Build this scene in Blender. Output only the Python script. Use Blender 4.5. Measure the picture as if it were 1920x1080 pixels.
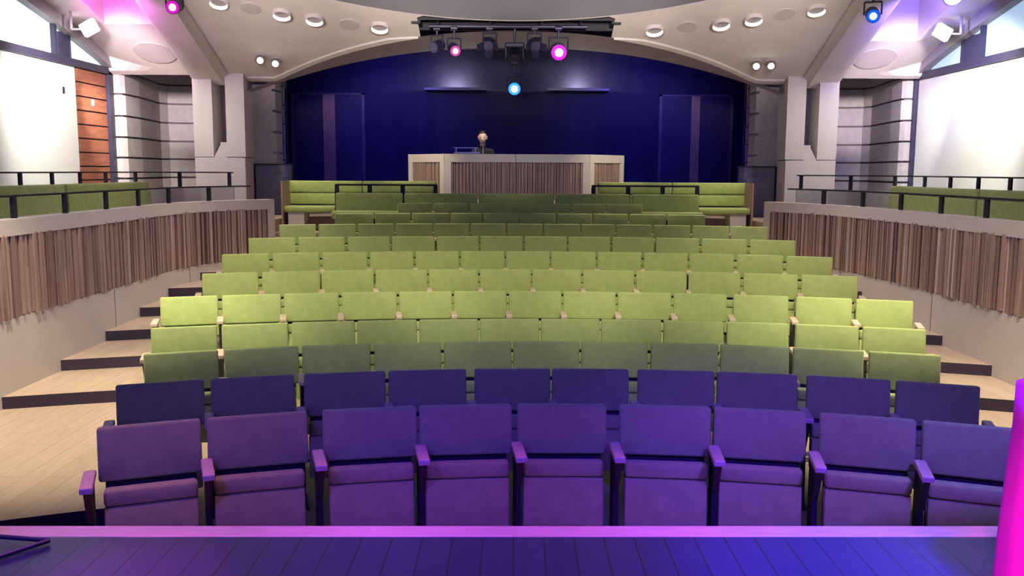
import bpy, bmesh, math, random
from mathutils import Vector, Matrix
random.seed(7)
for o in list(bpy.data.objects): bpy.data.objects.remove(o)
SC = bpy.context.scene
COL = SC.collection
PI = math.pi

# ------------------------------------------------------------------ camera
F = 1700.0
pitch = math.atan(220 / F); roll = math.radians(0.3)
fwd = Vector((0, math.cos(pitch), -math.sin(pitch)))
r0 = Vector((1, 0, 0)); u0 = r0.cross(fwd)
rt = r0 * math.cos(roll) + u0 * math.sin(roll)
up = -r0 * math.sin(roll) + u0 * math.cos(roll)
cd = bpy.data.cameras.new('camera'); cam = bpy.data.objects.new('camera', cd); COL.objects.link(cam)
cam.matrix_world = Matrix(((rt.x, up.x, -fwd.x, 0), (rt.y, up.y, -fwd.y, 0), (rt.z, up.z, -fwd.z, 2.0), (0, 0, 0, 1)))
cd.sensor_width = 36; cd.lens = F / 1920 * 36; cd.shift_x = -5 / 1920; cd.clip_start = 0.05
SC.camera = cam

# ------------------------------------------------------------------ world and lights
SC.view_settings.view_transform = 'Standard'; SC.view_settings.look = 'None'
SC.view_settings.exposure = 0.95; SC.view_settings.gamma = 1.0; SC.view_settings.use_curve_mapping = False
w = bpy.data.worlds.new('hall_dark'); SC.world = w; w.use_nodes = True
w.node_tree.nodes['Background'].inputs[0].default_value = (0.13, 0.09, 1.0, 1)
w.node_tree.nodes['Background'].inputs[1].default_value = 0.38

def spot(name, loc, target, energy, color, size=60, blend=0.6, radius=0.1):
    d = bpy.data.lights.new(name, 'SPOT'); d.energy = energy; d.color = color
    d.spot_size = math.radians(size); d.spot_blend = blend; d.shadow_soft_size = radius
    o = bpy.data.objects.new(name, d); COL.objects.link(o); o.location = loc
    o.rotation_euler = (Vector(target) - Vector(loc)).to_track_quat('-Z', 'Y').to_euler()
    return o
def point(name, loc, energy, color, radius=0.05):
    d = bpy.data.lights.new(name, 'POINT'); d.energy = energy; d.color = color; d.shadow_soft_size = radius
    o = bpy.data.objects.new(name, d); COL.objects.link(o); o.location = loc
    return o
def area(name, loc, target, energy, color, sx, sy):
    d = bpy.data.lights.new(name, 'AREA'); d.energy = energy; d.color = color; d.shape = 'RECTANGLE'; d.size = sx; d.size_y = sy
    o = bpy.data.objects.new(name, d); COL.objects.link(o); o.location = loc
    o.rotation_euler = (Vector(target) - Vector(loc)).to_track_quat('-Z', 'Y').to_euler()
    return o
WARM = (1.0, 0.85, 0.62); WHITE = (1.0, 0.90, 0.88)
# warm house spots over the middle of the seating (in the dome, above the picture)
for x, tx, e in ((-3.4, -3.3, 295), (-1.7, -1.8, 340), (0.0, 0.0, 310), (1.7, 1.8, 320), (3.3, 3.4, 290)):
    spot('house_spot', (x, 4.6, 5.0), (tx, 9.05, 0.95), e * 1.08, WARM, 40, 0.9, 0.15)
for x in (-3.2, 3.3):
    spot('aisle_spot', (x, 6.4, 5.0), (x * 1.07, 6.9, 0), 620, WARM, 50, 0.8, 0.1)
# fill spots added above the stage to brighten the third row
for x in (-2.5, -1.25, 0.0, 1.25, 2.5):
    spot('row_fill', (x, 2.6, 4.9), (x, 7.2, 0.7), 175, (1.0, 0.95, 0.80), 24, 0.9, 0.1)
for x in (-1.9, 1.9):
    spot('rear_top_fill', (x, 13.5, 4.5), (x, 11.6, 0.9), 190, WARM, 75, 0.8, 0.05)  # extra spots without a fixture, added to catch the rear seat tops
for x, e in ((-3.4, 450), (-1.2, 780), (1.2, 780), (3.4, 450)):
    spot('ceiling_fill', (x, 9.6, 4.05), (x * 1.05, 14.6, 5.05), e, (1.0, 0.88, 0.82), 44, 0.9, 0.3)  # lamps added out of view to lift the sloped ceiling
for x in (-5.46, 5.46):
    spot('side_ceiling_fill', (x, 10.6, 3.95), (x * 1.13, 15.0, 3.70), 1250, (1.0, 0.85, 0.90), 19, 0.6, 0.2)  # narrow added beams brightening the side soffits
spot('booth_front_fill', (0, 10.5, 4.6), (0, 15.7, 2.05), 170, (1.0, 0.85, 0.78), 26, 0.9, 0.2)  # unseen spot added to brighten the booth front
# stage fixtures over the stage edge and the front rows, then a fill for the cloth
for x, e, cc in ((-2.2, 85, (1.0, 0.35, 0.62)), (-1.2, 120, (0.95, 0.22, 0.85)), (0.0, 170, (0.90, 0.12, 1.0)), (1.2, 180, (0.60, 0.14, 1.0)), (2.2, 230, (0.20, 0.18, 1.0))):
    spot('stage_led_magenta', (x, 4.3, 4.9), (x, 3.5, 0.55), e * 1.4, cc, 34, 0.9, 0.1)
spot('stage_led_blue', (-1.6, 0.5, 3.6), (-1.1, 4.45, 0.1), 270, (0.10, 0.02, 1.0), 36, 0.9, 0.2)
spot('stage_led_blue', (0.2, 0.5, 3.6), (0.2, 4.45, 0.1), 330, (0.05, 0.01, 1.0), 36, 0.9, 0.2)
spot('stage_led_blue', (1.9, 0.5, 3.6), (1.6, 4.45, 0.1), 700, (0.10, 0.03, 1.0), 36, 0.9, 0.2)
spot('stage_led_blue', (2.2, 1.6, 4.6), (1.25, 3.05, 0.55), 1900, (0.055, 0.04, 1.0), 20, 1.0, 0.1)
spot('pink_led_and_fill', (-2.2, 1.6, 4.6), (-1.42, 3.0, 0.55), 900, (0.95, 0.06, 0.6), 12, 1.0, 0.1)
spot('pink_led_and_fill', (0.6, 0.4, 3.4), (2.05, 2.6, 0.9), 900, (1.0, 0.10, 0.70), 20, 0.7, 0.1)  # fill added above the camera to redden the pink cloth
# blue fixtures lighting the dark backdrop
for x in (-2.4, 2.4):
    spot('backdrop_blue', (x, 16.6, 3.9), (x * 1.0, 19.0, 2.7), 190, (0.05, 0.035, 1.0), 105, 0.9, 0.3)

# ------------------------------------------------------------------ materials
def mat(name, col, rough=0.6, var=0.0, scale=8.0, metal=0.0, bump=0.0, sheen=0.0, emit=None, es=0.0, stretch=(1, 1, 1), col2=None, spec=0.5):
    m = bpy.data.materials.new(name); m.use_nodes = True
    nt = m.node_tree; b = nt.nodes['Principled BSDF']
    b.inputs['Roughness'].default_value = rough; b.inputs['Metallic'].default_value = metal
    b.inputs['Specular IOR Level'].default_value = spec
    if sheen:
        b.inputs['Sheen Weight'].default_value = sheen; b.inputs['Sheen Roughness'].default_value = 0.5
    if emit:
        b.inputs['Emission Color'].default_value = (*emit, 1); b.inputs['Emission Strength'].default_value = es
    tc = nt.nodes.new('ShaderNodeTexCoord'); mp = nt.nodes.new('ShaderNodeMapping'); mp.inputs['Scale'].default_value = stretch
    nz = nt.nodes.new('ShaderNodeTexNoise'); nz.inputs['Scale'].default_value = scale; nz.inputs['Detail'].default_value = 4
    nt.links.new(tc.outputs['Object'], mp.inputs[0]); nt.links.new(mp.outputs[0], nz.inputs['Vector'])
    rp = nt.nodes.new('ShaderNodeValToRGB')
    c1 = tuple(max(0, c * (1 - var)) for c in col) + (1,)
    c2 = (tuple(min(1, c * (1 + var)) for c in col) if col2 is None else tuple(col2)) + (1,)
    rp.color_ramp.elements[0].position = 0.3; rp.color_ramp.elements[1].position = 0.7
    rp.color_ramp.elements[0].color = c1; rp.color_ramp.elements[1].color = c2
    nt.links.new(nz.outputs['Fac'], rp.inputs[0]); nt.links.new(rp.outputs[0], b.inputs['Base Color'])
    if bump:
        bp = nt.nodes.new('ShaderNodeBump'); bp.inputs['Strength'].default_value = bump; bp.inputs['Distance'].default_value = 0.01
        nt.links.new(nz.outputs['Fac'], bp.inputs['Height']); nt.links.new(bp.outputs[0], b.inputs['Normal'])
    return m

def planks(name, c1, c2, rough, pw=0.14, seam=0.6, axis='Y', spec=0.5):
    m = bpy.data.materials.new(name); m.use_nodes = True
    nt = m.node_tree; b = nt.nodes['Principled BSDF']; b.inputs['Roughness'].default_value = rough
    b.inputs['Specular IOR Level'].default_value = spec
    tc = nt.nodes.new('ShaderNodeTexCoord'); mp = nt.nodes.new('ShaderNodeMapping')
    if axis == 'Y': mp.inputs['Rotation'].default_value = (0, 0, PI / 2)
    nt.links.new(tc.outputs['Object'], mp.inputs[0])
    br = nt.nodes.new('ShaderNodeTexBrick'); br.inputs['Scale'].default_value = 1
    br.inputs['Brick Width'].default_value = 1.9; br.inputs['Row Height'].default_value = pw
    br.inputs['Mortar Size'].default_value = 0.004; br.offset = 0.37
    br.inputs['Color1'].default_value = (*c1, 1); br.inputs['Color2'].default_value = (*c2, 1)
    br.inputs['Mortar'].default_value = tuple(c * seam for c in c1) + (1,)
    nt.links.new(mp.outputs[0], br.inputs['Vector'])
    mp2 = nt.nodes.new('ShaderNodeMapping'); mp2.inputs['Scale'].default_value = (8, 0.8, 1) if axis == 'Y' else (0.8, 8, 1)
    nt.links.new(tc.outputs['Object'], mp2.inputs[0])
    nz = nt.nodes.new('ShaderNodeTexNoise'); nz.inputs['Scale'].default_value = 4; nz.inputs['Detail'].default_value = 6
    nt.links.new(mp2.outputs[0], nz.inputs['Vector'])
    mx = nt.nodes.new('ShaderNodeMixRGB'); mx.blend_type = 'MULTIPLY'; mx.inputs[0].default_value = 0.35
    nt.links.new(br.outputs['Color'], mx.inputs[1]); nt.links.new(nz.outputs['Fac'], mx.inputs[2])
    nt.links.new(mx.outputs[0], b.inputs['Base Color'])
    bp = nt.nodes.new('ShaderNodeBump'); bp.inputs['Strength'].default_value = 0.25; bp.inputs['Distance'].default_value = 0.004
    nt.links.new(br.outputs['Fac'], bp.inputs['Height']); bp.invert = True
    nt.links.new(bp.outputs[0], b.inputs['Normal'])
    return m

M = {}
M['green'] = mat('lime_velvet', (0.395, 0.49, 0.15), 0.85, 0.10, 14, bump=0.25, sheen=0.25)
M['dark_metal'] = mat('dark_metal', (0.02, 0.018, 0.03), 0.45, 0.1, 20, metal=0.3)
M['arm_wood'] = mat('arm_wood', (0.66, 0.52, 0.38), 0.4, 0.12, 10, stretch=(12, 1, 1))
M['floor_wood'] = planks('floor_wood', (0.68, 0.53, 0.39), (0.63, 0.485, 0.35), 0.45, 0.16, 0.75, 'Y')
M['stage_wood'] = planks('stage_wood', (0.034, 0.026, 0.12), (0.026, 0.02, 0.10), 0.34, 0.12, 0.35, 'Y')
M['riser'] = mat('riser_dark', (0.035, 0.025, 0.05), 0.6, 0.1, 5)
M['nosing'] = mat('pale_nosing', (0.68, 0.55, 0.47), 0.45, 0.12, 6, stretch=(1, 10, 10))
M['plaster'] = mat('warm_plaster', (0.54, 0.50, 0.46), 0.75, 0.04, 3)
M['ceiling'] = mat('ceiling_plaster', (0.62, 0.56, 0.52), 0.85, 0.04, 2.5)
M['arch'] = mat('arch_plaster_shaded', (0.40, 0.33, 0.37), 0.85, 0.04, 2.5)  # ceiling plaster darkened; weaker light under the arch put into the colour
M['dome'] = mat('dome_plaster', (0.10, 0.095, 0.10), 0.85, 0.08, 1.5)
M['slat'] = mat('slat_wood', (0.34, 0.235, 0.20), 0.55, 0.30, 3.0, stretch=(14, 14, 0.6))
M['slat_light'] = mat('slat_wood_pale', (0.58, 0.44, 0.38), 0.5, 0.15, 3.0, stretch=(14, 14, 0.6))
M['slat_dark'] = mat('slat_wood_dark', (0.24, 0.155, 0.14), 0.55, 0.2, 3.0, stretch=(14, 14, 0.6))
M['slat_back'] = mat('slat_backing_board', (0.09, 0.06, 0.06), 0.8, 0.1, 4)  # plain dark brown board behind the slats
M['trough'] = mat('trough_black', (0.008, 0.007, 0.014), 0.7, 0.1, 5)
M['stone'] = mat('stone_block', (0.50, 0.46, 0.44), 0.85, 0.09, 9, bump=0.2)
M['groove'] = mat('groove_dark', (0.20, 0.17, 0.19), 0.9, 0.05, 4)
M['column'] = mat('column_paint', (0.64, 0.59, 0.55), 0.7, 0.03, 3)
M['dark_frame'] = mat('dark_frame', (0.035, 0.03, 0.07), 0.5, 0.1, 5)
M['arch_band'] = mat('arch_band', (0.30, 0.27, 0.29), 0.7, 0.06, 5)
M['navy'] = mat('navy_backdrop', (0.021, 0.020, 0.045), 0.9, 0.12, 1.5, stretch=(3, 1, 0.3), spec=0.1)
M['door_navy'] = mat('door_navy', (0.028, 0.024, 0.05), 0.6, 0.1, 3, spec=0.2)
M['door_trim'] = mat('door_trim', (0.055, 0.045, 0.06), 0.6, 0.1, 5)
M['door_brown'] = mat('door_brown', (0.26, 0.14, 0.08), 0.55, 0.15, 4, stretch=(8, 8, 1))
M['screen'] = mat('white_screen', (0.86, 0.85, 0.80), 0.8, 0.02, 2)
M['redwood'] = mat('red_board', (0.40, 0.14, 0.08), 0.5, 0.22, 3, stretch=(1, 1, 6))
M['glass_lit'] = mat('daylit_glass', (0.6, 0.7, 0.72), 0.3, 0.05, 2, emit=(0.78, 0.93, 1.0), es=0.55)
M['glass_blue'] = mat('dusk_glass', (0.4, 0.5, 0.6), 0.3, 0.05, 2, emit=(0.50, 0.74, 1.0), es=0.30)
M['lamp_white'] = mat('lamp_white', (0.9, 0.88, 0.82), 0.5, 0.0, 2, emit=(1.0, 0.9, 0.75), es=0.55)
M['fixture'] = mat('fixture_black', (0.02, 0.016, 0.05), 0.45, 0.15, 10)
M['disc'] = mat('cover_paint', (0.50, 0.44, 0.43), 0.8, 0.03, 5)
M['steel'] = mat('brushed_steel', (0.5, 0.5, 0.55), 0.3, 0.05, 10, metal=1.0)
M['pink_cloth'] = mat('hot_pink_cloth', (0.95, 0.03, 0.55), 0.8, 0.10, 5, stretch=(8, 8, 0.7))
M['skin'] = mat('skin', (0.78, 0.56, 0.46), 0.6, 0.05, 8)
M['hair'] = mat('dark_hair', (0.03, 0.02, 0.02), 0.6, 0.2, 20)
M['cap'] = mat('pale_cap', (0.75, 0.72, 0.70), 0.8, 0.05, 8)
M['black_cloth'] = mat('black_cloth', (0.02, 0.02, 0.035), 0.9, 0.1, 10)
M['switch'] = mat('switch_plate', (0.7, 0.68, 0.62), 0.5, 0.02, 5)
def lens(name, c, s): return mat(name, (0.02, 0.02, 0.02), 0.3, 0, 5, emit=c, es=s)

# ------------------------------------------------------------------ helpers
def link(name, bm, m, parent=None, smooth=False, recalc=True):
    if recalc: bmesh.ops.recalc_face_normals(bm, faces=bm.faces[:])
    me = bpy.data.meshes.new(name); bm.to_mesh(me); bm.free()
    for mm in (m if isinstance(m, (list, tuple)) else [m]): me.materials.append(mm)
    if smooth:
        for p in me.polygons: p.use_smooth = True
    o = bpy.data.objects.new(name, me); COL.objects.link(o)
    if parent: o.parent = parent
    return o
def tag(o, label=None, cat=None, group=None, kind=None):
    if label: o['label'] = label
    if cat: o['category'] = cat
    if group: o['group'] = group
    if kind: o['kind'] = kind
    return o
def empty(name, loc=(0, 0, 0), rz=0.0):
    o = bpy.data.objects.new(name, None); COL.objects.link(o); o.location = loc; o.rotation_euler = (0, 0, rz)
    o.empty_display_size = 0.1
    return o
def struct(name, bm, m, label=None, smooth=False, recalc=True):
    o = link(name, bm, m, None, smooth, recalc); o['kind'] = 'structure'
    if label: o['label'] = label
    return o
def box(bm, x0, x1, y0, y1, z0, z1, bevel=0.0, seg=2, mtx=None, mi=0):
    vs = [bm.verts.new((x, y, z)) for x in (x0, x1) for y in (y0, y1) for z in (z0, z1)]
    fs = [bm.faces.new([vs[i] for i in q]) for q in ((0, 1, 3, 2), (4, 6, 7, 5), (0, 4, 5, 1), (2, 3, 7, 6), (0, 2, 6, 4), (1, 5, 7, 3))]
    for f in fs: f.material_index = mi
    if bevel > 0:
        es = list({e for f in fs for e in f.edges})
        r = bmesh.ops.bevel(bm, geom=es, offset=bevel, segments=seg, affect='EDGES', profile=0.5)
        vs = list({v for f in r['faces'] for v in f.verts} | {v for v in vs if v.is_valid})
    if mtx is not None:
        for v in vs: v.co = mtx @ v.co
    return vs
def cyl(bm, p0, p1, r0, r1=None, n=16, caps=True, mi=0):
    r1 = r0 if r1 is None else r1
    p0, p1 = Vector(p0), Vector(p1); d = (p1 - p0).normalized()
    a = d.orthogonal().normalized(); b = d.cross(a)
    A = [bm.verts.new(p0 + (a * math.cos(t) + b * math.sin(t)) * r0) for t in [2 * PI * i / n for i in range(n)]]
    B = [bm.verts.new(p1 + (a * math.cos(t) + b * math.sin(t)) * r1) for t in [2 * PI * i / n for i in range(n)]]
    for i in range(n):
        bm.faces.new((A[i], A[(i + 1) % n], B[(i + 1) % n], B[i])).material_index = mi
    if caps:
        bm.faces.new(A[::-1]).material_index = mi; bm.faces.new(B).material_index = mi
def poly(bm, pts, mi=0):
    f = bm.faces.new([bm.verts.new(p) for p in pts]); f.material_index = mi; return f
def prism(bm, pts, vec, mi=0):
    v = Vector(vec); A = [bm.verts.new(p) for p in pts]; B = [bm.verts.new(Vector(p) + v) for p in pts]
    n = len(A); bm.faces.new(A).material_index = mi; bm.faces.new(B[::-1]).material_index = mi
    for i in range(n): bm.faces.new((A[i], B[i], B[(i + 1) % n], A[(i + 1) % n])).material_index = mi
def NB(): return bmesh.new()
def resample(path, step):
    out = []; pts = [Vector((p[0], p[1])) for p in path]
    for a, b in zip(pts, pts[1:]):
        n = max(1, round((b - a).length / step))
        for i in range(n): out.append(a.lerp(b, i / n))
    out.append(pts[-1]); return out
def ribbon(bm, path, nrm_side, off0, off1, z0, z1, mi=0):
    """closed wall strip following a plan path; off0/off1 offsets along the side normal"""
    n = len(path); L = []
    for i, p in enumerate(path):
        t = (path[min(i + 1, n - 1)] - path[max(i - 1, 0)]).normalized()
        nn = Vector((t.y, -t.x)) * nrm_side
        a, b = p + nn * off0, p + nn * off1
        L.append([bm.verts.new((a.x, a.y, z0)), bm.verts.new((b.x, b.y, z0)), bm.verts.new((b.x, b.y, z1)), bm.verts.new((a.x, a.y, z1))])
    for r, s in zip(L, L[1:]):
        for k in range(4):
            bm.faces.new((r[k], s[k], s[(k + 1) % 4], r[(k + 1) % 4])).material_index = mi
    bm.faces.new(L[0]).material_index = mi; bm.faces.new(L[-1][::-1]).material_index = mi

# ------------------------------------------------------------------ floor and stage
TR = 0.105
riser_yc = [8.13, 9.13, 10.09, 11.04, 11.96, 12.76, 13.6]
def arcY(yc, x, s=0.040, xo=0.08): return yc - s * (x - xo) ** 2
xs = [-4.9 + 9.8 * i / 48 for i in range(49)]
bm = NB()
# landing in front: centre reaches forward under the first rows, aisles start at the step
def landing_front(x):
    ax = x - 0.15
    if abs(ax) < 2.5: return 3.62
    return 5.62 - 0.07 * ax * ax
prev = [landing_front(x) for x in xs]
for k in range(len(riser_yc) + 1):
    z = TR * k
    nxt = [arcY(riser_yc[k], x) for x in xs] if k < len(riser_yc) else [15.55] * len(xs)
    if k == 0:
        bx = []
        for i in range(len(xs) - 1):
            a, b = prev[i], prev[i + 1]
            f = max(a, b) + (0.12 if max(a, b) > 4 else 0)
            poly(bm, [(xs[i], f, z), (xs[i + 1], f, z), (xs[i + 1], nxt[i + 1], z), (xs[i], nxt[i], z)])
            if f > 4: poly(bm, [(xs[i], f, z), (xs[i + 1], f, z), (xs[i + 1], f, z - 0.6), (xs[i], f, z - 0.6)], 1)
    else:
        for i in range(len(xs) - 1):
            poly(bm, [(xs[i], prev[i], z), (xs[i + 1], prev[i + 1], z), (xs[i + 1], nxt[i + 1], z), (xs[i], nxt[i], z)])
            poly(bm, [(xs[i], prev[i], z), (xs[i + 1], prev[i + 1], z), (xs[i + 1], prev[i + 1], z - TR), (xs[i], prev[i], z - TR)], 1)
    prev = nxt
box(bm, -5.0, 5.1, 2.9, 8, -0.75, -0.6)
struct('floor', bm, [M['floor_wood'], M['riser']], recalc=False)
# smooth front edge of the aisle landings
for s, nm in ((-1, 'trim_1'), (1, 'trim_2')):
    bm = NB(); xa, xb = (0.15 + s * 2.42, s * 4.6)
    pp = [Vector((xa + (xb - xa) * i / 12, 5.62 - 0.07 * (xa + (xb - xa) * i / 12 - 0.15) ** 2)) for i in range(13)]
    ribbon(bm, pp, -1, 0.0, 0.30, -0.6, 0.004, 1) if s > 0 else ribbon(bm, pp, 1, 0.0, 0.30, -0.6, 0.004, 1)
    for f in bm.faces:
        if all(abs(v.co.z - 0.004) < 1e-4 for v in f.verts): f.material_index = 0
    struct(nm, bm, [M['floor_wood'], M['riser']])
# low tier for the last row and the end benches, rear cross aisle
bm = NB(); box(bm, -3.88, 3.95, 14.32, 15.6, 0.6, 1.0); box(bm, -7, 7, 15.55, 19.2, 1.0, 1.2)
box(bm, -4.9, -3.88, 13.5, 15.6, 0.6, 1.2); box(bm, 3.95, 4.9, 13.5, 15.6, 0.6, 1.2)
box(bm, -4.9, -3.3, 13.0, 13.5, 0.5, 1.0); box(bm, 3.4, 4.9, 13.0, 13.5, 0.5, 1.0)
struct('floor_rear', bm, M['floor_wood'])
bm = NB(); box(bm, -4.9, -3.9, 16.05, 16.3, 1.2, 1.215); box(bm, 3.9, 4.9, 16.05, 16.3, 1.2, 1.215)
struct('trim_3', bm, M['riser'])

st = empty('stage', (0, 3.4, 0))
tag(st, 'dark plank stage deck lit violet and blue in the foreground', 'stage', kind='thing')
bm = NB()
for v in box(bm, -5, 5, -3.0, 3.46, 0.47, 0.55):
    if v.co.y > 3: v.co.y += 0.013 * v.co.x
for v in box(bm, -5, 5, 3.33, 3.45, -0.6, 0.47, mi=0): pass
o = link('stage_deck', bm, M['stage_wood'], st); o.location = (0, -3.4, 0)
bm = NB()
for v in box(bm, -5, 5, 3.462, 3.575, 0.50, 0.551, 0.004): v.co.y += 0.013 * v.co.x
o = link('edge_nosing', bm, M['nosing'], st); o.location = (0, -3.4, 0); o['label'] = 'pale wooden edge strip'

# ------------------------------------------------------------------ side galleries
PATH = {-1: [(-4.27, 4.2), (-4.27, 7.5), (-4.27, 9.6), (-4.33, 11.1), (-4.30, 11.9), (-4.02, 12.57), (-3.58, 13.11)],
        1: [(4.5, 4.2), (4.5, 7.9), (4.48, 8.6), (4.45, 10.3), (4.24, 12.1), (4.0, 12.7), (3.70, 13.14)]}
SIDE = {-1: 'left', 1: 'right'}
for s in (-1, 1):
    path = resample(PATH[s], 0.25)
    # smooth the curve
    for _ in range(6):
        path = [path[0]] + [(path[i - 1] + path[i] * 2 + path[i + 1]) / 4 for i in range(1, len(path) - 1)] + [path[-1]]
    sd = -1 if s < 0 else 1     # towards hall is -sd along normal helper
    root = empty('balcony_parapet', (PATH[s][2][0], PATH[s][2][1], 0))
    tag(root, 'curved %s balcony parapet with pinkish vertical timber slats and pale coping' % SIDE[s], 'balcony parapet')
    off = (-PATH[s][2][0], -PATH[s][2][1], 0)
    bm = NB(); ribbon(bm, path, s, 0.0, 0.14, -0.62, 0.73)
    o = link('plaster_base', bm, M['plaster'], root); o.location = off
    bm = NB(); ribbon(bm, path, s, 0.035, 0.13, 0.73, 1.43)
    o = link('backing_board', bm, M['slat_back'], root); o.location = off
    bm = NB(); ribbon(bm, path, s, -0.02, 0.16, 1.43, 1.57)
    # end post closing the parapet
    e = path[-1]; t = (path[-1] - path[-2]).normalized(); nn = Vector((t.y, -t.x)) * s
    p = [e + nn * -0.02 + t * 0.12, e + nn * 0.16 + t * 0.12, e + nn * 0.16, e + nn * -0.02]
    prism(bm, [(q.x, q.y, 0.3) for q in p], (0, 0, 1.27))
    o = link('coping', bm, M['nosing' if False else 'plaster'], root); o.location = off
    # slats
    bm = NB(); rnd = random.Random(5 + s)
    cum = [0]
    for a, b in zip(path, path[1:]): cum.append(cum[-1] + (b - a).length)
    def at(dist):
        for i in range(len(cum) - 1):
            if dist <= cum[i + 1]:
                f = (dist - cum[i]) / (cum[i + 1] - cum[i]); return path[i].lerp(path[i + 1], f), (path[i + 1] - path[i]).normalized()
        return path[-1], (path[-1] - path[-2]).normalized()
    d = 0.1
    while d < cum[-1] - 0.02:
        wd = rnd.choice((0.018, 0.022, 0.03, 0.04, 0.055)); dp = rnd.choice((0.0, 0.008, 0.018, 0.028))
        p, t = at(d + wd / 2); nn = Vector((t.y, -t.x)) * s
        q = [p - t * wd / 2 - nn * dp, p + t * wd / 2 - nn * dp, p + t * wd / 2 + nn * 0.04, p - t * wd / 2 + nn * 0.04]
        prism(bm, [(c.x, c.y, 0.725 + rnd.uniform(0, 0.02)) for c in q], (0, 0, 0.705), (rnd.choices((0, 1, 2), (4, 3, 3))[0] if wd < 0.025 else rnd.choice((0, 0, 2))))
        d += wd + rnd.choice((0.004, 0.008, 0.014, 0.02))
    o = link('slat_cladding', bm, [M['slat'], M['slat_light'], M['slat_dark']], root); o.location = off
    # seams of the plaster panels
    bm = NB()
    for dist in (3.0, 5.4, 7.6):
        p, t = at(dist); nn = Vector((t.y, -t.x)) * s
        q = [p - t * 0.005 - nn * 0.003, p + t * 0.005 - nn * 0.003, p + t * 0.005 + nn * 0.02, p - t * 0.005 + nn * 0.02]
        prism(bm, [(c.x, c.y, -0.3) for c in q], (0, 0, 1.02))
    o = link('panel_joint', bm, M['groove'], root); o.location = off

    # guard rail on the parapet
    r = empty('guard_rail', (PATH[s][2][0], PATH[s][2][1], 1.57))
    tag(r, 'low dark metal guard rail standing on the %s parapet coping' % SIDE[s], 'railing', 'railings on the side balconies')
    off = (-PATH[s][2][0], -PATH[s][2][1], -1.57)
    bm = NB(); ribbon(bm, path[2:-1], s, 0.04, 0.08, 1.752, 1.772)
    o = link('top_rail', bm, M['dark_metal'], r); o.location = off
    d = 0.95
    while d < cum[-1] - 0.1:
        p, t = at(d); nn = Vector((t.y, -t.x)) * s
        q = [p - t * 0.03 + nn * 0.045, p + t * 0.03 + nn * 0.045, p + t * 0.03 + nn * 0.075, p - t * 0.03 + nn * 0.075]
        bm = NB(); prism(bm, [(c.x, c.y, 1.571) for c in q], (0, 0, 0.18))
        o = link('post', bm, M['dark_metal'], r); o.location = off
        d += 0.9
    # balcony floor, plinth and upper rail
    bm = NB(); xo = s * 4.33
    pts = [Vector((s * 7.0, 4.2))] + [Vector((p.x + s * 0.1, p.y)) for p in path] + [Vector((s * 4.4, 15.55)), Vector((s * 7.0, 18.4))]
    prism(bm, [(p.x, p.y, 0.55) for p in pts], (0, 0, 0.15))
    struct('floor_balcony_%s' % SIDE[s], bm, M['floor_wood'])
    bm = NB(); pl = resample([(s * 6.12, 5), (s * 6.12, 13.9), (s * 5.95, 14.7), (s * 5.5, 15.15), (s * 4.72, 15.3)], 0.3)
    for _ in range(3): pl = [pl[0]] + [(pl[i - 1] + pl[i] * 2 + pl[i + 1]) / 4 for i in range(1, len(pl) - 1)] + [pl[-1]]
    ribbon(bm, pl, s, -0.03, 0.07, 0.7, 1.70)
    tag(link('balcony_plinth', bm, M['plaster']), 'low plaster wall behind the %s balcony bench' % SIDE[s], 'low wall')
    r = empty('guard_rail', (s * 6.1, 9, 1.7))
    tag(r, 'upper dark guard rail on the low wall behind the %s bench' % SIDE[s], 'railing', 'railings on the side balconies')
    bm = NB(); ribbon(bm, pl, s, 0.0, 0.04, 1.935, 1.955)
    o = link('top_rail', bm, M['dark_metal'], r); o.location = (-s * 6.1, -9, -1.7)
    cc = [0]
    for a, b in zip(pl, pl[1:]): cc.append(cc[-1] + (b - a).length)
    dist = 3.2
    while dist < cc[-1]:
        i = max(j for j in range(len(cc)) if cc[j] <= dist); i = min(i, len(pl) - 2)
        p = pl[i].lerp(pl[i + 1], (dist - cc[i]) / (cc[i + 1] - cc[i])); t = (pl[i + 1] - pl[i]).normalized(); nn = Vector((t.y, -t.x)) * s
        q = [p - t * 0.03 + nn * 0.005, p + t * 0.03 + nn * 0.005, p + t * 0.03 + nn * 0.035, p - t * 0.03 + nn * 0.035]
        bm = NB(); prism(bm, [(c.x, c.y, 1.701) for c in q], (0, 0, 0.235))
        o = link('post', bm, M['dark_metal'], r); o.location = (-s * 6.1, -9, -1.7)
        dist += 0.78
    # balcony benches
    for k, (ya, yb) in enumerate(((11.3, 13.85), (8.7, 11.26), (6.1, 8.66))):
        if s > 0: ya -= 0.35; yb -= 0.35
        b = empty('balcony_bench', (s * 5.45, (ya + yb) / 2, 0.7))
        wh = ('farthest from the stage', 'middle one', 'nearest the stage')[k]
        tag(b, 'long green upholstered bench on the %s balcony, %s' % (SIDE[s], wh), 'bench', 'long benches on the balconies')
        h = (yb - ya) / 2
        bm = NB(); x0, x1 = sorted((s * 0.10, s * 0.24)); box(bm, x0, x1, -h, h, 0.99, 1.105, 0.03, 3)
        link('head_cushion', bm, M['green'], b, True)
        bm = NB(); x0, x1 = sorted((s * 0.08, s * 0.18)); box(bm, x0, x1, -h, h, 0.44, 0.985, 0.02, 2)
        link('backrest', bm, M['green'], b, True)
        bm = NB(); x0, x1 = sorted((-s * 0.36, s * 0.08)); box(bm, x0, x1, -h, h, 0.34, 0.44, 0.03, 3)
        link('seat', bm, M['green'], b, True)
        bm = NB(); x0, x1 = sorted((-s * 0.30, s * 0.15)); box(bm, x0, x1, -h + .05, h - .05, 0, 0.34)
        link('base', bm, M['plaster'], b)

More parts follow.
